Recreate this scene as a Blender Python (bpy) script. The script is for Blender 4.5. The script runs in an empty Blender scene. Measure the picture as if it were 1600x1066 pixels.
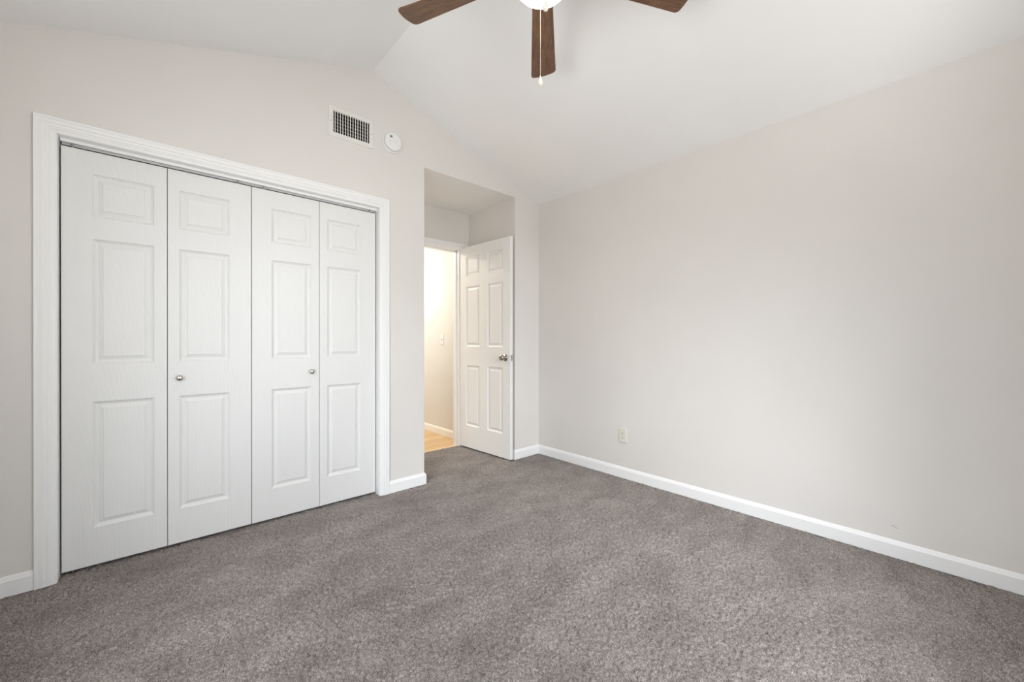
import bpy, bmesh, math, random
import numpy as np
from mathutils import Matrix, Vector

random.seed(4)
scene = bpy.context.scene
C = scene.collection

# ------------------------------------------------------------------ camera
yaw, pitch, roll = math.radians(42.0221), math.radians(-0.1169), math.radians(0.0433)
fwd = Vector((math.sin(yaw) * math.cos(pitch), math.cos(yaw) * math.cos(pitch), math.sin(pitch)))
rgt = Vector((math.cos(yaw), -math.sin(yaw), 0))
upv = rgt.cross(fwd)
rgt, upv = rgt * math.cos(roll) + upv * math.sin(roll), upv * math.cos(roll) - rgt * math.sin(roll)
cd = bpy.data.cameras.new('camera')
cd.sensor_width = 36.0
cd.lens = 625.6 / 1600 * 36.0
cd.clip_start = 0.02
cam = bpy.data.objects.new('camera', cd)
C.objects.link(cam)
cam.matrix_world = Matrix(((rgt.x, upv.x, -fwd.x, 0.0), (rgt.y, upv.y, -fwd.y, 0.0),
                           (rgt.z, upv.z, -fwd.z, 1.10), (0, 0, 0, 1)))
scene.camera = cam

# ------------------------------------------------------------------ view and light
vs = scene.view_settings
vs.view_transform = 'Standard'
vs.look = 'None'
vs.gamma = 1.0
vs.use_curve_mapping = False
vs.exposure = 0.0
scene.cycles.max_bounces = 24
scene.cycles.diffuse_bounces = 16
scene.cycles.sample_clamp_indirect = 6.0

SKY = 10.0          # daylight outside the window
SUN = 5.0           # hazy low sun
DOME = 15.0          # fan lamp
HALL = 31.0         # hall lamp, watts

world = bpy.data.worlds.new('daylight')
scene.world = world
world.use_nodes = True
wt = world.node_tree
wt.nodes.clear()
w_out = wt.nodes.new('ShaderNodeOutputWorld')
w_bg = wt.nodes.new('ShaderNodeBackground')
w_tc = wt.nodes.new('ShaderNodeTexCoord')
w_sep = wt.nodes.new('ShaderNodeSeparateXYZ')
w_map = wt.nodes.new('ShaderNodeMapRange')
w_map.inputs['From Min'].default_value = -1
w_map.inputs['From Max'].default_value = 1
wt.links.new(w_tc.outputs['Generated'], w_sep.inputs[0])
wt.links.new(w_sep.outputs['Z'], w_map.inputs['Value'])
def surround(stops):
    """brightness of the surroundings from straight down (0) over the horizon (0.5) to the zenith (1)"""
    n = wt.nodes.new('ShaderNodeValToRGB')
    e = n.color_ramp.elements
    while len(e) < len(stops):
        e.new(0.5)
    for i, (p, v, tint) in enumerate(stops):
        e[i].position = p
        e[i].color = (v * tint[0], v * tint[1], v * tint[2], 1)
    wt.links.new(w_map.outputs[0], n.inputs[0])
    return n.outputs[0]
GT, ST = (0.985, 1.0, 1.01), (0.93, 1.0, 1.08)
# behind the house (-Y): invented brightness bands, shaped to light the room through the rear window
w_back = surround([(0.30, 0.38, GT), (0.38, 0.74, GT), (0.49, 0.80, GT), (0.54, 0.58, ST), (0.66, 0.50, ST), (1.0, 0.46, ST)])
# beside the house (-X): made-up bands, bright low down, dim at eye level, tuned as fill
w_left = surround([(0.30, 0.80, GT), (0.38, 0.20, GT), (0.58, 0.18, GT), (0.66, 0.80, ST), (0.78, 0.70, ST), (1.0, 0.20, ST)])
w_side = wt.nodes.new('ShaderNodeMapRange')
w_side.inputs['From Min'].default_value = -0.15
w_side.inputs['From Max'].default_value = 0.15
w_dif = wt.nodes.new('ShaderNodeMath')
w_dif.operation = 'SUBTRACT'
wt.links.new(w_sep.outputs['Y'], w_dif.inputs[0])
wt.links.new(w_sep.outputs['X'], w_dif.inputs[1])
wt.links.new(w_dif.outputs[0], w_side.inputs['Value'])
w_mix = wt.nodes.new('ShaderNodeMix')
w_mix.data_type = 'RGBA'
wt.links.new(w_side.outputs[0], w_mix.inputs['Factor'])
wt.links.new(w_back, w_mix.inputs[6])
wt.links.new(w_left, w_mix.inputs[7])
wt.links.new(w_mix.outputs[2], w_bg.inputs['Color'])
w_bg.inputs['Strength'].default_value = SKY
wt.links.new(w_bg.outputs[0], w_out.inputs[0])

# room measures (metres; closet wall faces -Y, long wall faces -X)
XL, XR, YB, YF = -0.60, 2.8054, -0.50, 2.725
RX, RZ = 1.151, 2.979
SL, SR = 0.3212, (2.979 - 2.415) / (2.8054 - 1.151)
def ceil_z(x):
    return RZ - (SL * (RX - x) if x < RX else SR * (x - RX))
WT = 0.115
CX0, CX1, CZ = -0.317, 1.196, 2.034          # closet opening
AX0, AX1, AZ, AY = 1.551, 2.491, 2.421, 3.450  # alcove
DX0, DX1, DZ = 1.615, 2.385, 2.050             # hall doorway
HX, HY1, HX0 = 2.505, 5.6, 1.50                # hall
VY0, VY1 = 0.20, 1.40                         # added window in the left wall
WX0, WX1, WZ0, WZ1 = 0.40, 1.90, 0.50, 2.10    # window in the rear wall

def portal(loc, rot, w):
    pl = bpy.data.lights.new('window_portal', 'AREA')
    pl.shape = 'RECTANGLE'
    pl.size, pl.size_y = w, WZ1 - WZ0
    pl.cycles.is_portal = True
    po = bpy.data.objects.new('window_portal', pl)
    C.objects.link(po)
    po.location = loc
    po.rotation_euler = rot
portal(((WX0 + WX1) / 2, YB - 0.14, (WZ0 + WZ1) / 2), (math.radians(90), 0, 0), WX1 - WX0)
portal((XL - 0.14, (VY0 + VY1) / 2, (WZ0 + WZ1) / 2), (math.radians(90), 0, math.radians(-90)), VY1 - VY0)

sl = bpy.data.lights.new('hazy_sun', 'SUN')
sl.energy = SUN
sl.angle = math.radians(50)
sl.color = (0.96, 1.0, 1.05)
so = bpy.data.objects.new('hazy_sun', sl)
C.objects.link(so)
so.rotation_euler = Vector((0.471, 0.783, -0.407)).to_track_quat('-Z', 'Y').to_euler()

hl = bpy.data.lights.new('hall_lamp', 'AREA')
hl.shape = 'DISK'
hl.size = 0.40
hl.energy = HALL
hl.color = (1.0, 0.91, 0.78)
ho = bpy.data.objects.new('hall_lamp', hl)
C.objects.link(ho)
ho.location = (1.70, 4.60, 2.36)

# ------------------------------------------------------------------ materials
def srgb(r, g, b):
    f = lambda c: ((c / 255 + 0.055) / 1.055) ** 2.4 if c / 255 > 0.04045 else c / 255 / 12.92
    return (f(r), f(g), f(b), 1.0)

def mat(name, col, rough=0.5, metal=0.0, spec=0.5):
    m = bpy.data.materials.new(name)
    m.use_nodes = True
    b = m.node_tree.nodes['Principled BSDF']
    b.inputs['Base Color'].default_value = col if len(col) == 4 else (*col, 1)
    b.inputs['Roughness'].default_value = rough
    b.inputs['Metallic'].default_value = metal
    b.inputs['Specular IOR Level'].default_value = spec
    return m

class NB:
    """small node helper bound to one material"""
    def __init__(s, m):
        s.t = m.node_tree
        s.b = s.t.nodes['Principled BSDF']
        s.tc = s.t.nodes.new('ShaderNodeTexCoord')
    def new(s, t, **kw):
        n = s.t.nodes.new(t)
        for k, v in kw.items():
            setattr(n, k, v)
        return n
    def link(s, a, b):
        s.t.links.new(a, b)
    def noise(s, scale, detail=2.0, vec=None, rough=0.5, dist=0.0):
        n = s.new('ShaderNodeTexNoise')
        n.inputs['Scale'].default_value = scale
        n.inputs['Detail'].default_value = detail
        n.inputs['Roughness'].default_value = rough
        n.inputs['Distortion'].default_value = dist
        s.link(vec or s.tc.outputs['Object'], n.inputs['Vector'])
        return n
    def mapping(s, scale=(1, 1, 1), loc=(0, 0, 0), rot=(0, 0, 0)):
        n = s.new('ShaderNodeMapping')
        n.inputs['Scale'].default_value = scale
        n.inputs['Location'].default_value = loc
        n.inputs['Rotation'].default_value = rot
        s.link(s.tc.outputs['Object'], n.inputs['Vector'])
        return n.outputs[0]
    def ramp(s, fac, stops):
        r = s.new('ShaderNodeValToRGB')
        e = r.color_ramp.elements
        while len(e) < len(stops):
            e.new(0.5)
        for i, (p, c) in enumerate(stops):
            e[i].position = p
            e[i].color = c if len(c) == 4 else (*c, 1)
        s.link(fac, r.inputs[0])
        return r.outputs[0]
    def bump(s, height, strength=0.2, dist=0.002, prev=None):
        b = s.new('ShaderNodeBump')
        b.inputs['Strength'].default_value = strength
        b.inputs['Distance'].default_value = dist
        s.link(height, b.inputs['Height'])
        if prev:
            s.link(prev, b.inputs['Normal'])
        return b.outputs[0]
    def math(s, op, a, b=None, clamp=False):
        n = s.new('ShaderNodeMath', operation=op, use_clamp=clamp)
        for i, v in enumerate((a, b)):
            if v is None:
                continue
            if isinstance(v, (int, float)):
                n.inputs[i].default_value = v
            else:
                s.link(v, n.inputs[i])
        return n.outputs[0]
    def mix(s, fac, a, b):
        n = s.new('ShaderNodeMix', data_type='RGBA')
        if isinstance(fac, (int, float)):
            n.inputs['Factor'].default_value = fac
        else:
            s.link(fac, n.inputs['Factor'])
        for k, v in ((6, a), (7, b)):
            if isinstance(v, tuple):
                n.inputs[k].default_value = v
            else:
                s.link(v, n.inputs[k])
        return n.outputs[2]

def wall_paint(name, col, rough=0.55):
    m = mat(name, col, rough, 0, 0.3)
    n = NB(m)
    big = n.noise(1.7, 3)
    c2 = tuple(v * 0.965 for v in col[:3]) + (1,)
    c = n.mix(n.ramp(big.outputs[0], [(0.35, (0, 0, 0)), (0.7, (1, 1, 1))]), col, c2)
    n.link(c, n.b.inputs['Base Color'])
    fine = n.noise(190, 3)
    n.link(n.bump(fine.outputs[0], 0.12, 0.0015), n.b.inputs['Normal'])
    return m, n, c

GREIGE = (0.730, 0.706, 0.676, 1)
M = {}
M['wall'], _, _ = wall_paint('wall_paint_greige', GREIGE)
# the long wall carries two small scuffs near the baseboard
M['wall_marked'], n, base = wall_paint('wall_paint_greige_scuffed', GREIGE)
def scuff(n, base, y, z, ly, lz, rot, col):
    mp = n.mapping((1, 1, 1), (0, 0, 0))
    sub = n.new('ShaderNodeVectorMath', operation='SUBTRACT')
    n.link(mp, sub.inputs[0]); sub.inputs[1].default_value = (XR, y, z)
    rt = n.new('ShaderNodeVectorRotate', rotation_type='X_AXIS')
    rt.inputs['Angle'].default_value = rot
    n.link(sub.outputs[0], rt.inputs['Vector'])
    sp = n.new('ShaderNodeSeparateXYZ')
    n.link(rt.outputs[0], sp.inputs[0])
    a = n.math('DIVIDE', sp.outputs['Y'], ly); b = n.math('DIVIDE', sp.outputs['Z'], lz)
    d = n.math('ADD', n.math('MULTIPLY', a, a), n.math('MULTIPLY', b, b))
    f = n.ramp(d, [(0.5, (1, 1, 1)), (1.0, (0, 0, 0))])
    return n.mix(f, base, col)
base = scuff(n, base, 0.206, 0.151, 0.019, 0.0022, math.radians(-24), (0.38, 0.36, 0.34, 1))
base = scuff(n, base, 0.202, 0.146, 0.019, 0.0020, math.radians(-24), (0.80, 0.79, 0.77, 1))
base = scuff(n, base, 1.83, 0.125, 0.0020, 0.007, 0.0, (0.40, 0.38, 0.35, 1))
base = scuff(n, base, 1.05, 0.96, 0.003, 0.003, 0.0, (0.55, 0.53, 0.50, 1))
n.link(base, n.b.inputs['Base Color'])

M['ceiling'], _, _ = wall_paint('ceiling_paint_white', (0.900, 0.898, 0.890, 1), 0.7)
M['hall_wall'], _, _ = wall_paint('hall_paint_cream', (0.70, 0.70, 0.690, 1))
M['trim'] = mat('trim_paint_white', (0.87, 0.87, 0.865, 1), 0.35)
M['closet_dark'] = mat('closet_shade', (0.30, 0.29, 0.27, 1), 0.8)  # dark tone stands in for the shade inside the closed closet

def door_paint(name, grain, col):
    m = mat(name, col, 0.42, 0, 0.36)
    n = NB(m)
    v = n.mapping((1.0, 1.0, 0.16))
    wv = n.new('ShaderNodeTexWave', wave_type='RINGS', rings_direction='Y')
    wv.inputs['Scale'].default_value = 22
    wv.inputs['Distortion'].default_value = 5.0
    wv.inputs['Detail'].default_value = 2.0
    wv.inputs['Detail Scale'].default_value = 1.6
    n.link(v, wv.inputs['Vector'])
    st = n.noise(60, 3, n.mapping((6, 6, 0.25)))
    b1 = n.bump(wv.outputs['Fac'], grain, 0.0012)
    n.link(n.bump(st.outputs[0], grain * 0.8, 0.001, b1), n.b.inputs['Normal'])
    return m
M['closet_door'] = door_paint('closet_door_paint_white', 0.30, (0.752, 0.752, 0.737, 1))
M['hall_door'] = door_paint('hall_door_paint_white', 0.10, (0.83, 0.825, 0.81, 1))

M['nickel'] = mat('satin_nickel', (0.52, 0.49, 0.45, 1), 0.24, 1.0)
M['nickel_dark'] = mat('aged_nickel', (0.40, 0.37, 0.33, 1), 0.30, 1.0)
M['steel'] = mat('plain_steel', (0.58, 0.58, 0.57, 1), 0.35, 1.0)
M['white_metal'] = mat('white_enamel_metal', (0.88, 0.88, 0.87, 1), 0.4)
M['vent_paint'] = mat('vent_enamel_white', (0.76, 0.75, 0.71, 1), 0.45)
M['duct'] = mat('dark_duct', (0.045, 0.042, 0.038, 1), 0.9)  # plain near-black matte colour for the duct box
M['plastic'] = mat('white_plastic', (0.82, 0.82, 0.80, 1), 0.4)
M['ivory'] = mat('ivory_plastic', (0.72, 0.71, 0.63, 1), 0.4)
M['slot'] = mat('dark_slot', (0.05, 0.045, 0.04, 1), 0.7)
M['grey_mark'] = mat('grey_plastic', (0.20, 0.20, 0.20, 1), 0.6)
M['bob'] = mat('cream_bob', (0.80, 0.76, 0.68, 1), 0.35)

# walnut fan blades
M['walnut'] = mat('walnut_blade', (0.1, 0.06, 0.04, 1), 0.42)
n = NB(M['walnut'])
g = n.noise(9, 5, n.mapping((1.2, 14, 14)), 0.6, 0.6)
f = n.noise(60, 3, n.mapping((0.8, 9, 9)), 0.5)
gs = n.math('ADD', n.math('MULTIPLY', g.outputs[0], 0.7), n.math('MULTIPLY', f.outputs[0], 0.3))
n.link(n.ramp(gs, [(0.34, (0.072, 0.034, 0.018)), (0.50, (0.140, 0.068, 0.034)), (0.66, (0.215, 0.112, 0.056))]), n.b.inputs['Base Color'])

# lamp bowl
m = bpy.data.materials.new('lit_frosted_glass')
m.use_nodes = True
m.node_tree.nodes.clear()
e_ = m.node_tree.nodes.new('ShaderNodeEmission')
e_.inputs['Color'].default_value = (1.0, 0.86, 0.66, 1)
e_.inputs['Strength'].default_value = DOME
o_ = m.node_tree.nodes.new('ShaderNodeOutputMaterial')
m.node_tree.links.new(e_.outputs[0], o_.inputs[0])
M['bowl'] = m

# window pane: clear, lets daylight through
m = bpy.data.materials.new('window_glass')
m.use_nodes = True
m.node_tree.nodes.clear()
t_ = m.node_tree.nodes.new('ShaderNodeBsdfTransparent')
g_ = m.node_tree.nodes.new('ShaderNodeBsdfGlossy')
g_.inputs['Roughness'].default_value = 0.02
x_ = m.node_tree.nodes.new('ShaderNodeMixShader')
x_.inputs[0].default_value = 0.06
o_ = m.node_tree.nodes.new('ShaderNodeOutputMaterial')
m.node_tree.links.new(t_.outputs[0], x_.inputs[1])
m.node_tree.links.new(g_.outputs[0], x_.inputs[2])
m.node_tree.links.new(x_.outputs[0], o_.inputs[0])
M['glass'] = m

# carpet: heathered grey-brown cut pile
M['carpet'] = mat('grey_brown_carpet', (0.3, 0.27, 0.25, 1), 0.95, 0, 0.1)
n = NB(M['carpet'])
yarn = n.noise(300, 2, None, 0.7)
tuft = n.noise(95, 2, None, 0.6)
mott = n.noise(3.2, 4, n.mapping((1, 1.8, 1), rot=(0, 0, 0.6)), 0.55, 0.4)
c1 = n.ramp(yarn.outputs[0], [(0.34, (0.100, 0.085, 0.076)), (0.50, (0.296, 0.262, 0.241)), (0.66, (0.475, 0.429, 0.401))])
c2 = n.mix(n.ramp(tuft.outputs[0], [(0.35, (0, 0, 0)), (0.6, (1, 1, 1))]), (0.78, 0.77, 0.76, 1), (1.06, 1.06, 1.06, 1))
mul = n.new('ShaderNodeMix', data_type='RGBA', blend_type='MULTIPLY')
mul.inputs['Factor'].default_value = 1
n.link(c1, mul.inputs[6]); n.link(c2, mul.inputs[7])
c3 = n.ramp(mott.outputs[0], [(0.30, (0.80, 0.79, 0.78)), (0.52, (1.0, 1.0, 1.0)), (0.70, (1.16, 1.155, 1.15))])  # broad patches of pile-direction shading painted into the colour
mul2 = n.new('ShaderNodeMix', data_type='RGBA', blend_type='MULTIPLY')
mul2.inputs['Factor'].default_value = 1
n.link(mul.outputs[2], mul2.inputs[6]); n.link(c3, mul2.inputs[7])
n.link(mul2.outputs[2], n.b.inputs['Base Color'])
n.link(n.bump(yarn.outputs[0], 0.6, 0.004), n.b.inputs['Normal'])
n.b.inputs['Sheen Weight'].default_value = 0.15

# hall floor planks
M['oak'] = mat('oak_planks', (0.6, 0.42, 0.22, 1), 0.38)
n = NB(M['oak'])
br = n.new('ShaderNodeTexBrick')
br.inputs['Scale'].default_value = 1.0
br.inputs['Brick Width'].default_value = 1.1
br.inputs['Row Height'].default_value = 0.125
br.inputs['Mortar Size'].default_value = 0.0016
br.inputs['Color1'].default_value = (0.62, 0.43, 0.225, 1)
br.inputs['Color2'].default_value = (0.72, 0.52, 0.29, 1)
br.inputs['Mortar'].default_value = (0.34, 0.22, 0.11, 1)
n.link(n.mapping((1, 1, 1), rot=(0, 0, 0.0)), br.inputs['Vector'])
gr = n.noise(7, 5, n.mapping((1.2, 16, 1)), 0.6, 0.4)
mm = n.new('ShaderNodeMix', data_type='RGBA', blend_type='MULTIPLY')
mm.inputs['Factor'].default_value = 1
n.link(br.outputs['Color'], mm.inputs[6])
n.link(n.ramp(gr.outputs[0], [(0.35, (0.84, 0.80, 0.74)), (0.65, (1.05, 1.04, 1.03))]), mm.inputs[7])
n.link(mm.outputs[2], n.b.inputs['Base Color'])
M['oak_strip'] = mat('pale_oak_strip', (0.80, 0.62, 0.40, 1), 0.4)

# ------------------------------------------------------------------ mesh helpers
def link_bm(name, bm, m, parent=None, smooth=False, matrix=None):
    me = bpy.data.meshes.new(name)
    bmesh.ops.recalc_face_normals(bm, faces=bm.faces[:])
    bm.to_mesh(me)
    bm.free()
    for mm_ in (m if isinstance(m, (list, tuple)) else [m]):
        me.materials.append(mm_)
    if smooth:
        for p in me.polygons:
            p.use_smooth = True
    o = bpy.data.objects.new(name, me)
    C.objects.link(o)
    if parent is not None:
        o.parent = parent
    if matrix is not None:
        o.matrix_local = matrix
    return o

def tag(o, label, cat, group=None, kind=None):
    o['label'] = label
    o['category'] = cat
    if group:
        o['group'] = group
    if kind:
        o['kind'] = kind
    return o

def thing(name, label, cat, loc=(0, 0, 0), rotz=0.0, group=None, kind=None):
    o = bpy.data.objects.new(name, None)
    o.empty_display_size = 0.1
    C.objects.link(o)
    o.location = loc
    o.rotation_euler = (0, 0, rotz)
    return tag(o, label, cat, group, kind)

def box(bm, x0, x1, y0, y1, z0, z1, bev=0.0):
    vs_ = [bm.verts.new(p) for p in ((x0, y0, z0), (x1, y0, z0), (x1, y1, z0), (x0, y1, z0),
                                     (x0, y0, z1), (x1, y0, z1), (x1, y1, z1), (x0, y1, z1))]
    fs = [bm.faces.new([vs_[i] for i in q]) for q in
          ((0, 3, 2, 1), (4, 5, 6, 7), (0, 1, 5, 4), (1, 2, 6, 5), (2, 3, 7, 6), (3, 0, 4, 7))]
    if bev > 0:
        es = list({e for f_ in fs for e in f_.edges})
        bmesh.ops.bevel(bm, geom=es, offset=bev, segments=2, affect='EDGES', profile=0.5)

def prism(bm, pts, axis, a0, a1):
    """pts: 2D polygon; extruded along 'X','Y' or 'Z' between a0 and a1"""
    def p3(p, a):
        return {'X': (a, p[0], p[1]), 'Y': (p[0], a, p[1]), 'Z': (p[0], p[1], a)}[axis]
    lo = [bm.verts.new(p3(p, a0)) for p in pts]
    hi = [bm.verts.new(p3(p, a1)) for p in pts]
    k = len(pts)
    bm.faces.new(lo)
    bm.faces.new(hi[::-1])
    for i in range(k):
        j = (i + 1) % k
        bm.faces.new((lo[i], hi[i], hi[j], lo[j]))

def lathe(bm, prof, mtx=Matrix.Identity(4), seg=32):
    """prof: (r, z) along local Z"""
    rings = []
    for r, z in prof:
        if r < 1e-6:
            rings.append([bm.verts.new(mtx @ Vector((0, 0, z)))])
        else:
            rings.append([bm.verts.new(mtx @ Vector((r * math.cos(2 * math.pi * i / seg), r * math.sin(2 * math.pi * i / seg), z)))
                          for i in range(seg)])
    for a, b in zip(rings, rings[1:]):
        for i in range(seg):
            j = (i + 1) % seg
            q = [a[0]] if len(a) == 1 else [a[i], a[j]]
            q2 = [b[0]] if len(b) == 1 else [b[j], b[i]]
            f_ = q + q2
            if len(f_) >= 3:
                bm.faces.new(f_)

def sweep(bm, prof, path, nrm, up_of=None):
    """mitred moulding: prof (u, v) swept along path points. nrm(i): the direction of v (out of the wall) for
    each segment; u is perpendicular to the segment and v."""
    k = len(path)
    P = [Vector(p) for p in path]
    segd = [(P[i + 1] - P[i]).normalized() for i in range(k - 1)]
    frames = [(nrm[i].cross(segd[i]).normalized(), nrm[i]) for i in range(k - 1)]   # u dir, v dir
    rings = []
    for i in range(k):
        ring = []
        for (u, v) in prof:
            if i == 0 or i == k - 1:
                s = 0 if i == 0 else k - 2
                U, V = frames[s]
                ring.append(bm.verts.new(P[i] + U * u + V * v))
            else:
                U, V = frames[i - 1]
                a = P[i] + U * u + V * v
                d = segd[i - 1]
                # mitre plane bisects the two segments
                nb = (segd[i - 1] + segd[i]).normalized()
                t = (P[i] - a).dot(nb) / d.dot(nb)
                ring.append(bm.verts.new(a + d * t))
        rings.append(ring)
    m_ = len(prof)
    for a, b in zip(rings, rings[1:]):
        for i in range(m_):
            j = (i + 1) % m_
            bm.faces.new((a[i], a[j], b[j], b[i]))
    bm.faces.new(rings[0][::-1])
    bm.faces.new(rings[-1])

def structure(name, bm, m, label, cat, parent=None, smooth=False):
    o = link_bm(name, bm, m, parent, smooth)
    return tag(o, label, cat, kind='structure')

# ------------------------------------------------------------------ walls
bm = bmesh.new()
VX0, VX1, VZ0, VZ1 = 0.886, 1.122, 2.461, 2.597      # duct hole
brk = [XL, CX0, VX0, VX1, RX, CX1, AX0, AX1, XR]
for x0, x1 in zip(brk, brk[1:]):
    lo = 0.0
    if CX0 <= x0 and x1 <= CX1:
        lo = CZ
    if AX0 <= x0 and x1 <= AX1:
        lo = AZ + 0.002
    spans = [(lo, None)]
    if x0 == VX0:
        spans = [(lo, VZ0), (VZ1, None)]
    for z0, z1 in spans:
        if z1 is None:
            prism(bm, [(x0, z0), (x1, z0), (x1, ceil_z(x1)), (x0, ceil_z(x0))], 'Y', YF, YF + WT)
        else:
            prism(bm, [(x0, z0), (x1, z0), (x1, z1), (x0, z1)], 'Y', YF, YF + WT)
structure('wall_front', bm, M['wall'], 'greige gable wall with the closet doors and the entry alcove', 'wall')

bm = bmesh.new(); box(bm, XR, XR + 0.1, YB - 0.15, YF + WT, 0, 2.415)
structure('wall_right', bm, M['wall_marked'], 'long bare greige wall with one low power outlet', 'wall')
bm = bmesh.new()
box(bm, XL - 0.15, XL, YB - 0.15, VY0, 0, ceil_z(XL))
box(bm, XL - 0.15, XL, VY1, YF + WT, 0, ceil_z(XL))
box(bm, XL - 0.15, XL, VY0, VY1, 0, WZ0)
box(bm, XL - 0.15, XL, VY0, VY1, WZ1, ceil_z(XL))
structure('wall_left', bm, M['wall'], 'greige side wall at left, just outside the picture', 'wall')
bm = bmesh.new()
for x0, x1, z0, z1 in ((XL, WX0, 0, None), (WX0, RX, 0, WZ0), (WX0, RX, WZ1, None), (RX, WX1, 0, WZ0), (RX, WX1, WZ1, None), (WX1, XR, 0, None)):
    prism(bm, [(x0, z0), (x1, z0), (x1, ceil_z(x1) if z1 is None else z1), (x0, ceil_z(x0) if z1 is None else z1)], 'Y', YB - 0.15, YB)
structure('wall_back', bm, M['wall'], 'greige wall with the daylight window, behind the viewer', 'wall')

# ceiling: two slopes meeting at the ridge
bm = bmesh.new()
prof = [(XL - 0.1, ceil_z(XL - 0.1)), (RX, RZ), (XR + 0.1, ceil_z(XR + 0.1)), (XR + 0.1, ceil_z(XR + 0.1) + 0.1), (RX, RZ + 0.1), (XL - 0.1, ceil_z(XL - 0.1) + 0.1)]
prism(bm, prof, 'Y', YB - 0.15, YF + WT)
structure('ceiling', bm, M['ceiling'], 'white vaulted ceiling of two slopes meeting in a ridge', 'ceiling')

# alcove shell
bm = bmesh.new(); box(bm, AX0 - 0.1, AX0, YF + WT, AY, 0, AZ)
structure('wall_alcove_left', bm, M['wall'], 'side wall of the entry alcove next to the closet', 'wall')
bm = bmesh.new(); box(bm, AX1, AX1 + 0.1, YF + WT, AY, 0, AZ)
structure('wall_alcove_right', bm, M['wall'], 'shaded side wall of the entry alcove behind the open door', 'wall')
bm = bmesh.new()
box(bm, AX0 - 0.1, DX0, AY, AY + 0.1, 0, AZ)
box(bm, DX0, DX1, AY, AY + 0.1, DZ, AZ)
box(bm, DX1, AX1 + 0.1, AY, AY + 0.1, 0, AZ)
structure('wall_alcove_back', bm, M['wall'], 'back wall of the entry alcove above the hall doorway', 'wall')
bm = bmesh.new(); box(bm, AX0 - 0.1, AX1 + 0.1, YF + WT, AY + 0.1, AZ, AZ + 0.08); box(bm, AX0, AX1, YF + 0.001, YF + WT, AZ, AZ + 0.002)
structure('ceiling_alcove', bm, M['ceiling'], 'low flat ceiling of the entry alcove', 'ceiling')

# closet inside
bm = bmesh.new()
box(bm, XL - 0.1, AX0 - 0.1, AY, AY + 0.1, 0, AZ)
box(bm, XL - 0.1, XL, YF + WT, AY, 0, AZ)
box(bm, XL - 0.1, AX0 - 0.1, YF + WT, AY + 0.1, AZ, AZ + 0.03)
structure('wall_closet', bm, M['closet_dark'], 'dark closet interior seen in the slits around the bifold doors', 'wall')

# hall
bm = bmesh.new(); box(bm, HX, HX + 0.1, AY + 0.1, HY1, 0, 2.42)
structure('wall_hall_right', bm, M['hall_wall'], 'cream hall wall with a light switch beyond the doorway', 'wall')
bm = bmesh.new(); box(bm, HX0 - 0.1, HX0, AY + 0.1, HY1, 0, 2.42)
structure('wall_hall_left', bm, M['hall_wall'], 'cream hall wall hidden behind the alcove corner', 'wall')
bm = bmesh.new(); box(bm, HX0 - 0.1, HX + 0.1, HY1, HY1 + 0.1, 0, 2.42)
structure('wall_hall_end', bm, M['hall_wall'], 'cream end wall of the hall', 'wall')
bm = bmesh.new(); box(bm, HX0 - 0.1, HX + 0.1, AY + 0.1, HY1 + 0.1, 2.42, 2.5)
structure('ceiling_hall', bm, M['ceiling'], 'white hall ceiling above the cream hall walls', 'ceiling')

# ------------------------------------------------------------------ floors
def carpet():
    step = 0.0042
    x0, x1, y0, y1 = XL - 0.02, XR + 0.02, YB - 0.02, AY + 0.045
    nx, ny = int((x1 - x0) / step) + 1, int((y1 - y0) / step) + 1
    rng = np.random.default_rng(7)
    def blur(a, k):
        for _ in range(k):
            a = (a + np.roll(a, 1, 0) + np.roll(a, -1, 0)) / 3
            a = (a + np.roll(a, 1, 1) + np.roll(a, -1, 1)) / 3
        return a / a.std()
    w = rng.standard_normal((ny, nx))
    hgt = 0.0036 * blur(w, 1) + 0.0018 * rng.standard_normal((ny, nx)) + 0.0008 * blur(rng.standard_normal((ny, nx)), 8)
    hgt = np.clip(hgt, -0.011, 0.006) - 0.003
    jx = rng.uniform(-0.0015, 0.0015, (ny, nx)); jy = rng.uniform(-0.0015, 0.0015, (ny, nx))
    X, Y = np.meshgrid(x0 + np.arange(nx) * step, y0 + np.arange(ny) * step)
    co = np.stack([X + jx, Y + jy, hgt], -1).reshape(-1, 3).astype(np.float32)
    idx = np.arange(nx * ny).reshape(ny, nx)
    q = np.stack([idx[:-1, :-1], idx[:-1, 1:], idx[1:, 1:], idx[1:, :-1]], -1).reshape(-1, 4)
    me = bpy.data.meshes.new('floor')
    me.vertices.add(len(co)); me.vertices.foreach_set('co', co.ravel())
    me.loops.add(q.size); me.loops.foreach_set('vertex_index', q.ravel().astype(np.int32))
    me.polygons.add(len(q))
    me.polygons.foreach_set('loop_start', np.arange(0, q.size, 4, dtype=np.int32))
    me.polygons.foreach_set('use_smooth', np.ones(len(q), dtype=bool))
    me.update(calc_edges=True)
    me.materials.append(M['carpet'])
    o = bpy.data.objects.new('floor', me)
    C.objects.link(o)
    return tag(o, 'grey brown cut pile carpet covering the bedroom floor', 'carpet', kind='structure')
carpet()
bm = bmesh.new(); box(bm, HX0 - 0.1, HX + 0.1, AY + 0.045, HY1 + 0.1, -0.03, -0.002)
structure('floor_hall', bm, M['oak'], 'honey oak plank floor of the hall beyond the doorway', 'floor')
bm = bmesh.new()
prism(bm, [(AY + 0.030, -0.004), (AY + 0.062, -0.004), (AY + 0.060, 0.003), (AY + 0.046, 0.006), (AY + 0.032, 0.003)], 'X', DX0, DX1)
tag(link_bm('threshold_strip', bm, M['oak_strip']), 'pale wooden threshold strip between the carpet and the hall planks', 'threshold strip', kind='structure')

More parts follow.
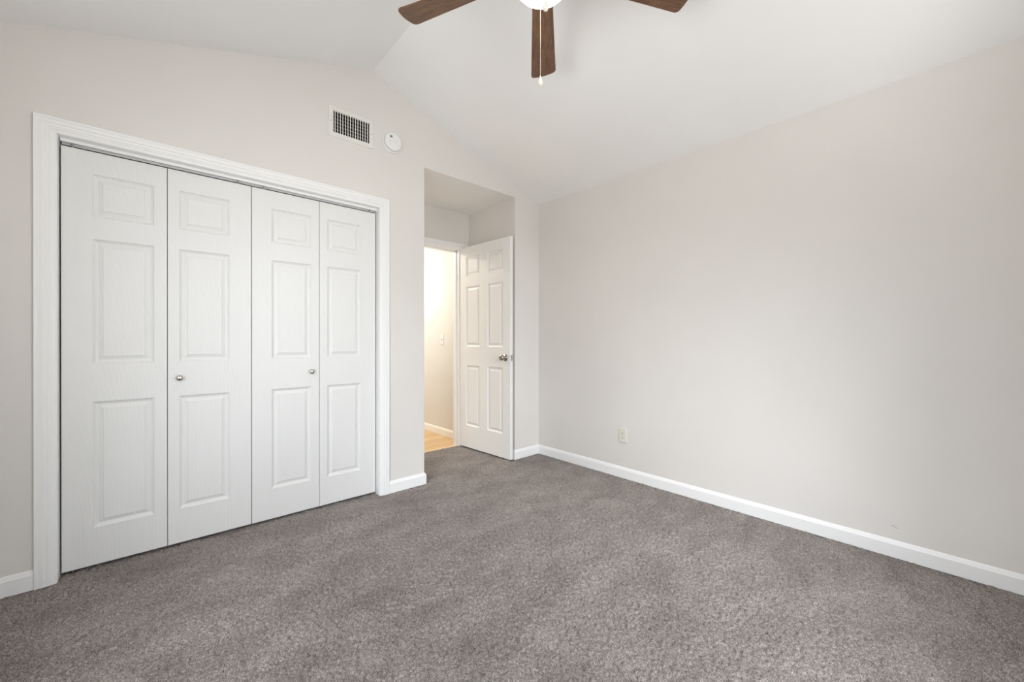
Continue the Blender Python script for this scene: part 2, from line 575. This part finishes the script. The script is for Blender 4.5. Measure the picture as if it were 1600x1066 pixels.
# ------------------------------------------------------------------ mouldings
BASE = [(0, 0), (0.0125, 0), (0.0125, 0.066), (0.0105, 0.070), (0.0075, 0.0795), (0.0045, 0.0845), (0, 0.086)]
def baseboard(name, path, nrm, label):
    bm = bmesh.new()
    # u is along nrm x dir; we want u = up, v = out of the wall: profile is (v, u)
    prof = [(u, v) for v, u in BASE]
    sweep(bm, prof, path, [Vector(q) for q in nrm])
    return structure(name, bm, M['trim'], label, 'baseboard')
nY, nXm, nXp = (0, -1, 0), (-1, 0, 0), (1, 0, 0)
def up_path(path, nrm):
    # make sure nrm x dir points up for every segment, else reverse the path
    d = Vector(path[1]) - Vector(path[0])
    if Vector(nrm[0]).cross(d).z < 0:
        return path[::-1], nrm[::-1]
    return path, nrm
CW = 0.068        # casing width
p, q = up_path([(XL, YF, 0), (CX0 - CW, YF, 0)], [nY]); baseboard('baseboard_left', p, q, 'white baseboard left of the closet casing')
p, q = up_path([(CX1 + CW, YF, 0), (AX0, YF, 0), (AX0, AY, 0)], [nY, nXp]); baseboard('baseboard_middle', p, q, 'short white baseboard between the closet casing and the alcove corner')
p, q = up_path([(AX1, AY, 0), (AX1, YF, 0), (XR - 0.0125, YF, 0)], [nXm, nY]); baseboard('baseboard_corner', p, q, 'short white baseboard wrapping the wall return beside the open door')
p, q = up_path([(XR, YF, 0), (XR, YB, 0)], [nXm]); baseboard('baseboard_right', p, q, 'long white baseboard under the wall with the power outlet')
p, q = up_path([(XR - 0.0125, YB, 0), (XL + 0.0125, YB, 0)], [(0, 1, 0)]); baseboard('baseboard_back', p, q, 'white baseboard under the window, behind the viewer')
p, q = up_path([(XL, YB, 0), (XL, YF - 0.0125, 0)], [nXp]); baseboard('baseboard_side', p, q, 'white baseboard along the left side wall')
p, q = up_path([(HX, AY + 0.12, 0), (HX, HY1, 0)], [nXm]); baseboard('baseboard_hall', p, q, 'white baseboard of the cream hall wall')

CAS = [(0, 0), (0, 0.0155), (0.002, 0.0175), (0.0095, 0.0175), (0.0115, 0.0150), (0.0150, 0.0155), (0.0260, 0.0172), (0.0290, 0.0172),
       (0.0310, 0.0140), (0.0345, 0.0142), (0.0430, 0.0152), (0.0455, 0.0122), (0.0510, 0.0128), (0.0540, 0.0100), (0.0640, 0.0095), (0.0680, 0.0065), (0.0680, 0)]
def casing(name, x0, x1, zt, y, zb, label):
    """profile u=0 at the outer edge, growing to the opening"""
    bm = bmesh.new()
    path = [(x0 - CW, y, zb), (x0 - CW, y, zt + CW), (x1 + CW, y, zt + CW), (x1 + CW, y, zb)]
    n_ = Vector((0, -1, 0))
    # u direction = n x d ; first leg d=+Z -> (-Y)x(Z) = -X : wrong way, so run the path backwards
    sweep(bm, CAS, path[::-1], [n_] * 3)
    return structure(name, bm, M['trim'], label, 'door trim')
casing('trim_1', CX0, CX1, CZ - 0.002, YF, 0.0, 'white fluted casing framing the closet doors')
# hall doorway casing: right leg runs to the alcove wall
bm = bmesh.new()
sweep(bm, CAS, [(DX1 + 0.005 + CW, AY, 0), (DX1 + 0.005 + CW, AY, DZ - 0.022 + CW), (DX0 - 0.005 - 0.055, AY, DZ - 0.022 + CW)], [Vector((0, -1, 0))] * 2)
box(bm, DX1 + 0.005 + CW, AX1, AY - 0.012, AY, 0.086, DZ - 0.022 + CW)
structure('trim_2', bm, M['trim'], 'white casing over the hall doorway inside the alcove', 'door trim')
# jambs
bm = bmesh.new()
for x0, x1, z0, z1 in ((CX0, CX0 + 0.001, 0, CZ), (CX1 - 0.001, CX1, 0, CZ), (CX0, CX1, CZ - 0.001, CZ)):
    box(bm, x0, x1, YF, YF + WT, z0, z1)
structure('trim_3', bm, M['trim'], 'white jamb lining inside the closet opening', 'door trim')
bm = bmesh.new()
box(bm, DX1 - 0.019, DX1 + 0.0, AY - 0.001, AY + 0.101, 0, DZ)
box(bm, DX0, DX0 + 0.019, AY - 0.001, AY + 0.101, 0, DZ)
box(bm, DX0, DX1, AY - 0.001, AY + 0.101, DZ - 0.022, DZ)
box(bm, DX1 - 0.031, DX1 - 0.019, AY + 0.040, AY + 0.075, 0, DZ - 0.022)
box(bm, DX0 + 0.019, DX0 + 0.031, AY + 0.040, AY + 0.075, 0, DZ - 0.022)
box(bm, DX0, DX1, AY + 0.040, AY + 0.075, DZ - 0.034, DZ - 0.022)
structure('trim_4', bm, M['trim'], 'white jamb and stop of the hall doorway', 'door trim')

# windows (daylight comes through; the left one is added for fill)
def window(name, label, loc, rot, hw):
    wn = thing(name, label, 'window', loc, rot, kind='structure')
    hh = WZ1 - WZ0
    bm = bmesh.new()
    for a in ((-hw, -hw + 0.045, 0, hh), (hw - 0.045, hw, 0, hh), (-hw + 0.045, hw - 0.045, 0, 0.045), (-hw + 0.045, hw - 0.045, hh - 0.045, hh), (-hw + 0.045, hw - 0.045, hh / 2 - 0.022, hh / 2 + 0.022)):
        box(bm, a[0], a[1], -0.025, 0.025, a[2], a[3])
    link_bm('window_frame', bm, M['trim'], wn)
    bm = bmesh.new(); box(bm, -hw + 0.045, hw - 0.045, -0.004, 0.0, 0.045, hh / 2 - 0.022); link_bm('pane', bm, M['glass'], wn)
    bm = bmesh.new(); box(bm, -hw + 0.045, hw - 0.045, -0.004, 0.0, hh / 2 + 0.022, hh - 0.045); link_bm('pane', bm, M['glass'], wn)
    bm = bmesh.new(); box(bm, -hw - 0.04, hw + 0.04, 0.081, 0.11, -0.03, 0.0); link_bm('window_sill', bm, M['trim'], wn)
window('window_1', 'white sash window behind the viewer letting in daylight', ((WX0 + WX1) / 2, YB - 0.08, WZ0), 0, (WX1 - WX0) / 2)
window('fill_window', 'added white sash window in the left side wall, unseen, for fill light', (XL - 0.08, (VY0 + VY1) / 2, WZ0), math.radians(-90), (VY1 - VY0) / 2)  # invented side window, added to bring more daylight into the room

# ------------------------------------------------------------------ doors
PANEL = [(0.0, 0.0), (0.0022, 0.0038), (0.010, 0.0095), (0.015, 0.0115), (0.0185, 0.0115), (0.034, 0.0055), (0.0355, 0.0028)]
def panel_slab(bm, xs, zs, panels, th, both=False):
    """front in plane y=0 facing -Y, body to y=+th. xs, zs: grid lines; panels: set of (i, k) cells"""
    ch = 0.002
    def face_side(y, s):
        V = {}
        def gv(i, k):
            if (i, k) not in V:
                x, z = xs[i], zs[k]
                x += ch if i == 0 else (-ch if i == len(xs) - 1 else 0)
                z += ch if k == 0 else (-ch if k == len(zs) - 1 else 0)
                V[(i, k)] = bm.verts.new((x, y, z))
            return V[(i, k)]
        for i in range(len(xs) - 1):
            for k in range(len(zs) - 1):
                c = [gv(i, k), gv(i + 1, k), gv(i + 1, k + 1), gv(i, k + 1)]
                if (i, k) not in panels:
                    bm.faces.new(c)
                    continue
                x0, x1, z0, z1 = xs[i], xs[i + 1], zs[k], zs[k + 1]
                prev = c
                for (ins, dep) in PANEL[1:]:
                    ring = [bm.verts.new(p_) for p_ in ((x0 + ins, y + s * dep, z0 + ins), (x1 - ins, y + s * dep, z0 + ins),
                                                        (x1 - ins, y + s * dep, z1 - ins), (x0 + ins, y + s * dep, z1 - ins))]
                    for a in range(4):
                        b_ = (a + 1) % 4
                        bm.faces.new((prev[a], prev[b_], ring[b_], ring[a]))
                    prev = ring
                bm.faces.new(prev)
        ni, nk = len(xs) - 1, len(zs) - 1
        return ([V[(i, 0)] for i in range(ni)] + [V[(ni, k)] for k in range(nk)] +
                [V[(i, nk)] for i in range(ni, 0, -1)] + [V[(0, k)] for k in range(nk, 0, -1)])
    def out_ring(loop, y):
        x0, x1, z0, z1 = xs[0], xs[-1], zs[0], zs[-1]
        r = []
        for v in loop:
            x, z = v.co.x, v.co.z
            x = x0 if abs(x - x0) < ch * 1.5 else (x1 if abs(x - x1) < ch * 1.5 else x)
            z = z0 if abs(z - z0) < ch * 1.5 else (z1 if abs(z - z1) < ch * 1.5 else z)
            r.append(bm.verts.new((x, y, z)))
        return r
    A = face_side(0.0, 1)
    B = face_side(th, -1)
    A2, B2 = out_ring(A, ch), out_ring(B, th - ch)
    k_ = len(A)
    for r0, r1 in ((A, A2), (A2, B2), (B2, B)):
        for i in range(k_):
            j = (i + 1) % k_
            bm.faces.new((r0[i], r0[j], r1[j], r1[i]))

LW, LT = 0.3725, 0.030
LY = 2.775
PZ = [0.0, 0.181, 0.786, 0.970, 1.569, 1.675, 1.880, 1.987]
def bifold(name, label, x0, wide_first, knob_leaf):
    t = thing(name, label, 'closet door', (x0, LY, 0.016), kind='structure')
    out = []
    for i in range(2):
        bm = bmesh.new()
        wide_left = (i == 0)
        s0 = 0.102 if wide_left else 0.047
        xs = [0.0, s0, s0 + 0.220, LW]
        panel_slab(bm, xs, PZ, {(1, 1), (1, 3), (1, 5)}, LT)
        lf = link_bm('door_leaf', bm, M['closet_door'], t, matrix=Matrix.Translation((i * (LW + 0.0025), 0, 0)))
        out.append(lf)
        if i == knob_leaf:
            kx = 0.047 if i == 1 else 0.102 + 0.221
            bm = bmesh.new()
            mt = Matrix.Translation((kx, 0, 0.882)) @ Matrix.Rotation(math.radians(90), 4, 'X')
            lathe(bm, [(0, 0), (0.0085, 0), (0.0080, 0.003), (0.0058, 0.006), (0.0055, 0.011), (0.0085, 0.014), (0.0135, 0.017), (0.0150, 0.0205),
                       (0.0145, 0.0235), (0.0115, 0.0262), (0.0060, 0.0278), (0, 0.0282)], mt, 28)
            kn = link_bm('knob', bm, M['nickel'], lf, True)
            kn['label'] = 'small round satin nickel knob'
    # guide pins at the top, pivot at the bottom
    bm = bmesh.new()
    px = 0.035 if knob_leaf == 1 else 2 * LW - 0.035
    lathe(bm, [(0, 1.985), (0.004, 1.985), (0.004, 2.012), (0, 2.012)], Matrix.Translation((px, LT / 2, 0)), 10)
    qx = 2 * LW - 0.06 if knob_leaf == 1 else 0.06
    lathe(bm, [(0, 1.985), (0.004, 1.985), (0.004, 2.012), (0, 2.012)], Matrix.Translation((qx, LT / 2, 0)), 10)
    lathe(bm, [(0, -0.018), (0.004, -0.018), (0.004, 0.003), (0, 0.003)], Matrix.Translation((px, LT / 2, 0)), 10)
    link_bm('pivot_pin', bm, M['steel'], t)
    return t
bifold('door_1', 'left white bifold closet door, its knob beside the fold', -0.3105, True, 1)
bifold('door_2', 'right white bifold closet door, nearer the entry alcove', 0.4405, True, 0)

bm = bmesh.new()
box(bm, CX0 + 0.006, CX1 - 0.002 + 0.0, 2.763, 2.766, 2.0185, 2.033)
box(bm, CX0 + 0.006, CX1 - 0.002, 2.766, 2.812, 2.030, 2.033)
box(bm, CX0 + 0.006, CX1 - 0.002, 2.809, 2.812, 2.0185, 2.030)
tag(link_bm('bifold_track', bm, M['white_metal']), 'thin white metal track above the closet bifold doors', 'door track', kind='structure')

# hall door, swung into the alcove
H2 = Vector((2.375, 3.447)); F2 = Vector((2.4135, 2.703))
u2 = (F2 - H2); DW = u2.length; u2.normalize()
ang = math.atan2(u2.y, u2.x)          # local +X runs from the hinge to the free edge
# local front (-Y) must face -X in the room: rotating +X to -Y sends -Y to -X
d3 = thing('door_3', 'open white six-panel door standing in the entry alcove', 'door', (H2.x, H2.y, 0.014), ang, kind='structure')
DT, DH = 0.035, 2.032
def zz(v): return v - 0.014
xs = [0.0, 0.106, 0.106 + 0.209, DW - 0.098 - 0.213, DW - 0.098, DW]
zs = [0.0, zz(0.236), zz(0.846), zz(1.035), zz(1.640), zz(1.746), zz(1.942), DH]
bm = bmesh.new()
panel_slab(bm, xs, zs, {(1, 1), (3, 1), (1, 3), (3, 3), (1, 5), (3, 5)}, DT)
slab = link_bm('door_slab', bm, M['hall_door'], d3)
kx, kz = DW - 0.062, zz(0.940)
KN = [(0, 0), (0.031, 0), (0.0315, 0.004), (0.027, 0.009), (0.016, 0.012), (0.0115, 0.016), (0.0110, 0.026), (0.0145, 0.032), (0.0230, 0.038),
      (0.0270, 0.046), (0.0265, 0.055), (0.0220, 0.061), (0.0120, 0.0645), (0, 0.065)]
for sgn in (1, -1):
    bm = bmesh.new()
    mt = Matrix.Translation((kx, 0 if sgn == 1 else DT, kz)) @ Matrix.Rotation(math.radians(90 * sgn), 4, 'X')
    sc = 1.0 if sgn == 1 else 0.62
    lathe(bm, [(r * (1 if sgn == 1 else 1), z * sc) for r, z in KN], mt, 36)
    k_ = link_bm('door_knob', bm, M['nickel_dark'], d3, True)
    k_['label'] = 'round nickel door knob on a rosette'
bm = bmesh.new(); box(bm, DW, DW + 0.0015, 0.006, DT - 0.006, kz - 0.028, kz + 0.028)
lp = link_bm('latch_plate', bm, M['steel'], d3); lp['label'] = 'steel latch plate on the door edge'
bm = bmesh.new(); prism(bm, [(DW + 0.0015, 0.011), (DW + 0.012, 0.013), (DW + 0.0015, 0.024)], 'Z', kz - 0.010, kz + 0.010)
link_bm('latch_bolt', bm, M['steel'], lp)
for hz in (0.20, 1.02, 1.82):
    bm = bmesh.new()
    lathe(bm, [(0, hz - 0.045), (0.006, hz - 0.045), (0.006, hz + 0.045), (0, hz + 0.045)], Matrix.Translation((-0.004, DT + 0.005, 0)), 12)
    link_bm('hinge', bm, M['steel'], d3)

# ------------------------------------------------------------------ air vent
vx0, vx1, vz0, vz1 = 0.8525, 1.1505, 2.4285, 2.6285
av = thing('air_vent', 'white rectangular air vent grille high on the wall above the closet', 'air vent', ((vx0 + vx1) / 2, YF, vz0))
vw, vh = (vx1 - vx0) / 2, vz1 - vz0
ix, iz0, iz1 = 0.1205, 0.0305, 0.1705
bm = bmesh.new()
def ringq(x, z0, z1, y):
    return [bm.verts.new(p_) for p_ in ((-x, y, z0), (x, y, z0), (x, y, z1), (-x, y, z1))]
rings = [ringq(vw, 0, vh, 0), ringq(vw, 0, vh, -0.004), ringq(vw - 0.004, 0.004, vh - 0.004, -0.007), ringq(ix + 0.003, iz0 - 0.003, iz1 + 0.003, -0.008),
         ringq(ix, iz0, iz1, -0.006), ringq(ix, iz0, iz1, -0.0005)]
for a, b in zip(rings, rings[1:]):
    for i in range(4):
        j = (i + 1) % 4
        bm.faces.new((a[i], a[j], b[j], b[i]))
link_bm('frame', bm, M['vent_paint'], av)
bm = bmesh.new()
NL = 14
for i in range(NL):
    cx_ = -ix + 2 * ix * (i + 0.9) / (NL + 0.6)
    prism(bm, [(cx_ - 0.0042, -0.005), (cx_ + 0.0002, -0.0065), (cx_ + 0.0040, 0.013), (cx_ + 0.0025, 0.0135)], 'Z', iz0 + 0.0005, iz1 - 0.0005)
lv = link_bm('louvers', bm, M['vent_paint'], av)
bm = bmesh.new()
for i in range(6):
    cz_ = iz0 + (iz1 - iz0) * (i + 0.5) / 6
    prism(bm, [(0.016, cz_ - 0.006), (0.0168, cz_ - 0.0065), (0.034, cz_ + 0.004), (0.033, cz_ + 0.0045)], 'X', -0.117, 0.117)
link_bm('rear_blades', bm, M['vent_paint'], av)
bm = bmesh.new()
d0, d1, e0, e1 = -0.1175, 0.1175, 0.033, 0.168
for b_ in ((d0, d1, 0.10, 0.105, e0, e1), (d0, d0 + 0.001, 0.0005, 0.10, e0, e1), (d1 - 0.001, d1, 0.0005, 0.10, e0, e1), (d0, d1, 0.0005, 0.10, e0, e0 + 0.001), (d0, d1, 0.0005, 0.10, e1 - 0.001, e1)):
    box(bm, *b_)
dk = link_bm('duct', bm, M['duct'], av); dk['label'] = 'dark duct opening'
for sx in (-1, 1):
    bm = bmesh.new()
    lathe(bm, [(0.0035, 0), (0.0035, 0.0012), (0.002, 0.0022), (0, 0.0024)], Matrix.Translation((sx * (vw - 0.0145), -0.0072, vh / 2 - 0.002)) @ Matrix.Rotation(math.radians(90), 4, 'X'), 12)
    link_bm('screw', bm, M['nickel_dark'], av, True)

# ------------------------------------------------------------------ smoke detector
sd = thing('smoke_detector', 'round white smoke detector on the wall right of the air vent', 'smoke detector', (1.288, YF, 2.519))
RX90 = Matrix.Rotation(math.radians(90), 4, 'X')
bm = bmesh.new(); lathe(bm, [(0, 0), (0.0735, 0), (0.0735, 0.006), (0.070, 0.009), (0, 0.009)], RX90, 48)
link_bm('base_plate', bm, M['plastic'], sd)
bm = bmesh.new()
lathe(bm, [(0.060, 0.009), (0.0600, 0.013), (0.0645, 0.0145), (0.0650, 0.026), (0.062, 0.032), (0.054, 0.0355), (0.030, 0.0372), (0, 0.0378)], RX90, 48)
link_bm('cover', bm, M['plastic'], sd, True)
bm = bmesh.new(); box(bm, -0.030, -0.012, -0.0380, -0.0362, 0.020, 0.036, 0.0015)
g_ = link_bm('sounder_grille', bm, M['grey_mark'], sd); g_['label'] = 'small grey grille on the cover'
bm = bmesh.new(); lathe(bm, [(0.0135, 0.036), (0.0135, 0.0385), (0.012, 0.0395), (0.0105, 0.0385), (0.0105, 0.036)], RX90 @ Matrix.Translation((0.010, 0.004, 0)), 24)
link_bm('test_button', bm, M['plastic'], sd, True)
bm = bmesh.new(); lathe(bm, [(0.003, 0.036), (0.003, 0.0384), (0, 0.0388)], RX90 @ Matrix.Translation((-0.028, -0.006, 0)), 12)
link_bm('indicator', bm, M['grey_mark'], sd, True)

# ------------------------------------------------------------------ power outlet, light switch
def wall_plate(name, label, cat, x, y, z, w, h, m):
    """plate on a wall facing -X; local Y across, Z up, -X out"""
    t = thing(name, label, cat, (x, y, z))
    bm = bmesh.new()
    lo = [bm.verts.new((0, sy * w / 2, sz * h / 2)) for sy, sz in ((-1, -1), (1, -1), (1, 1), (-1, 1))]
    md = [bm.verts.new((-0.0035, v.co.y, v.co.z)) for v in lo]
    hi = [bm.verts.new((-0.0065, v.co.y - math.copysign(0.005, v.co.y), v.co.z - math.copysign(0.005, v.co.z))) for v in lo]
    bm.faces.new(hi)
    for a, b in ((lo, md), (md, hi)):
        for i in range(4):
            j = (i + 1) % 4
            bm.faces.new((a[i], a[j], b[j], b[i]))
    link_bm('cover_plate', bm, m, t)
    return t
ot = wall_plate('power_outlet', 'ivory double power outlet low on the long bare wall', 'power outlet', XR, 1.784, 0.340, 0.072, 0.116, M['ivory'])
for sz in (1, -1):
    bm = bmesh.new()
    pts = []
    for i in range(28):
        a = 2 * math.pi * i / 28
        pts.append((0.0172 * math.cos(a), max(-0.0128, min(0.0128, 0.0172 * math.sin(a)))))
    prism(bm, [(a, b + sz * 0.0195) for a, b in pts], 'X', -0.0088, -0.006)
    rc = link_bm('receptacle', bm, M['ivory'], ot)
    bm = bmesh.new()
    for sy, hh_ in ((-0.0062, 0.0040), (0.0062, 0.0050)):
        box(bm, -0.0091, -0.0086, sy - 0.0012, sy + 0.0012, sz * 0.0195 + 0.003 - hh_, sz * 0.0195 + 0.003 + hh_)
    lathe(bm, [(0, 0.0086), (0.0026, 0.0086), (0.0026, 0.0091), (0, 0.0091)], Matrix.Translation((0, 0, sz * 0.0195 - 0.0075)) @ Matrix.Rotation(math.radians(-90), 4, 'Y'), 12)
    link_bm('slots', bm, M['slot'], rc)
bm = bmesh.new(); lathe(bm, [(0, 0.006), (0.0032, 0.006), (0.0028, 0.0076), (0, 0.0080)], Matrix.Rotation(math.radians(-90), 4, 'Y'), 14)
link_bm('screw', bm, M['nickel_dark'], ot, True)

sw = wall_plate('light_switch', 'small white light switch on the cream hall wall', 'light switch', HX, 3.985, 1.108, 0.070, 0.122, M['plastic'])
bm = bmesh.new()
prism(bm, [(-0.006, -0.012), (-0.0085, -0.011), (-0.0155, 0.007), (-0.0135, 0.011), (-0.006, 0.012)], 'Y', -0.005, 0.005)
bmesh.ops.rotate(bm, verts=bm.verts[:], cent=(0, 0, 0), matrix=Matrix.Identity(3))
for v in bm.verts:
    v.co = Vector((v.co.x, v.co.y, v.co.z))
link_bm('toggle', bm, M['ivory'], sw)
for sz in (-1, 1):
    bm = bmesh.new(); lathe(bm, [(0, 0.006), (0.003, 0.006), (0.0026, 0.0075), (0, 0.0078)], Matrix.Translation((0, 0, sz * 0.030)) @ Matrix.Rotation(math.radians(-90), 4, 'Y'), 12)
    link_bm('screw', bm, M['nickel_dark'], sw, True)

# ------------------------------------------------------------------ ceiling fan
FX, FY = 1.151, 1.102
fan = thing('ceiling_fan', 'five-blade walnut ceiling fan with a lit white bowl lamp', 'ceiling fan', (FX, FY, RZ))
ZB = 2.586 - RZ
def fz(z): return z - RZ
bm = bmesh.new(); lathe(bm, [(0, fz(2.985)), (0.066, fz(2.962)), (0.068, fz(2.945)), (0.058, fz(2.905)), (0.030, fz(2.885)), (0, fz(2.885))], seg=40)
link_bm('canopy', bm, M['nickel'], fan, True)
bm = bmesh.new(); lathe(bm, [(0, fz(2.90)), (0.0125, fz(2.90)), (0.0125, fz(2.74)), (0, fz(2.74))], seg=20)
link_bm('downrod', bm, M['nickel'], fan, True)
bm = bmesh.new(); lathe(bm, [(0, fz(2.755)), (0.035, fz(2.752)), (0.060, fz(2.735)), (0.112, fz(2.715)), (0.128, fz(2.690)), (0.130, fz(2.640)), (0.122, fz(2.615)), (0.090, fz(2.602)), (0.060, fz(2.598)), (0.060, fz(2.585)), (0, fz(2.585))], seg=48)
link_bm('motor_housing', bm, M['nickel'], fan, True)
bm = bmesh.new(); lathe(bm, [(0, fz(2.586)), (0.070, fz(2.586)), (0.078, fz(2.578)), (0.080, fz(2.556)), (0.116, fz(2.548)), (0.120, fz(2.532)), (0, fz(2.532))], seg=48)
link_bm('light_fitter', bm, M['nickel'], fan, True)
bm = bmesh.new()
BR_, BH_, BZ_ = 0.115, 0.079, 2.535
lathe(bm, [(BR_ * math.cos(a), fz(BZ_) - BH_ * math.sin(a)) for a in [math.radians(d) for d in range(0, 90, 6)]] + [(0, fz(BZ_) - BH_)], seg=56)
bowl = link_bm('lamp_bowl', bm, M['bowl'], fan, True); bowl['label'] = 'glowing white glass bowl'
# blade: local x outwards, y across
bm = bmesh.new()
def blade_outline():
    pts = []
    R0, R1, w0, w1, rc = 0.165, 0.660, 0.045, 0.0685, 0.022
    pts += [(R0, -w0 + 0.012), (R0 + 0.012, -w0)]
    bulge = 0.006
    for i in range(7):
        a = math.radians(-90 + 90 * i / 6)
        pts.append((R1 - rc + rc * math.cos(a), -w1 + rc + rc * math.sin(a)))
    for i in range(1, 8):
        v = (-w1 + rc) + (2 * (w1 - rc)) * i / 8
        pts.append((R1 + bulge * (1 - (v / (w1 - rc)) ** 2), v))
    for i in range(7):
        a = math.radians(90 * i / 6)
        pts.append((R1 - rc + rc * math.cos(a), w1 - rc + rc * math.sin(a)))
    pts += [(R0 + 0.012, w0), (R0, w0 - 0.012)]
    return pts
prism(bm, blade_outline(), 'Z', -0.0028, 0.0028)
PH0, PIT = 0.750, -0.213
def blade_mtx(k):
    return Matrix.Translation((0, 0, ZB)) @ Matrix.Rotation(PH0 + k * 2 * math.pi / 5, 4, 'Z') @ Matrix.Rotation(PIT, 4, 'X')
b0 = link_bm('blade', bm, M['walnut'], fan, matrix=blade_mtx(0))
bm = bmesh.new()
prism(bm, [(0.085, -0.016), (0.150, -0.018), (0.190, -0.040), (0.232, -0.036), (0.245, -0.010), (0.252, 0.0), (0.245, 0.010), (0.232, 0.036), (0.190, 0.040), (0.150, 0.018), (0.085, 0.016)], 'Z', 0.0029, 0.0075)
for sx, sy in ((0.19, -0.026), (0.19, 0.026), (0.235, 0.0)):
    lathe(bm, [(0.005, 0.0075), (0.004, 0.0095), (0, 0.010)], Matrix.Translation((sx, sy, 0)), 10)
i0 = link_bm('blade_bracket', bm, M['nickel'], b0)
for k in range(1, 5):
    b = b0.copy(); C.objects.link(b); b.parent = fan; b.matrix_local = blade_mtx(k)
    i_ = i0.copy(); C.objects.link(i_); i_.parent = b
# pull chains
vdir = Vector((FX, FY, 0)).normalized()
vside = Vector((vdir.y, -vdir.x, 0))
def pull_chain(off, z0, z1, bob):
    bm = bmesh.new()
    z = z0
    while z > z1:
        mt = Matrix.Translation((off.x, off.y, fz(z)))
        bmesh.ops.create_icosphere(bm, subdivisions=1, radius=0.00165, matrix=mt)
        z -= 0.0036
    lathe(bm, [(0, fz(z0)), (0.0006, fz(z0)), (0.0006, fz(z1)), (0, fz(z1))], Matrix.Translation((off.x, off.y, 0)), 6)
    ch = link_bm('pull_chain', bm, M['nickel'], fan, True)
    bm = bmesh.new()
    lathe(bm, [(0, fz(z1 + 0.006)), (0.002, fz(z1 + 0.005)), (0.0028, fz(z1)), (0.006, fz(z1 - 0.010)), (0.0100, fz(z1 - 0.020)), (0.0105, fz(z1 - 0.025)), (0.0085, fz(z1 - 0.0315)), (0.0040, fz(z1 - 0.0355)), (0, fz(z1 - 0.0362))],
          Matrix.Translation((off.x, off.y, 0)) @ Matrix.Identity(4), 18)
    link_bm('pull_knob', bm, M['bob'], ch, True)
pull_chain(vdir * 0.122 + vside * -0.006, 2.545, 2.223, True)
pull_chain(vdir * -0.122 + vside * 0.014, 2.545, 2.340, True)
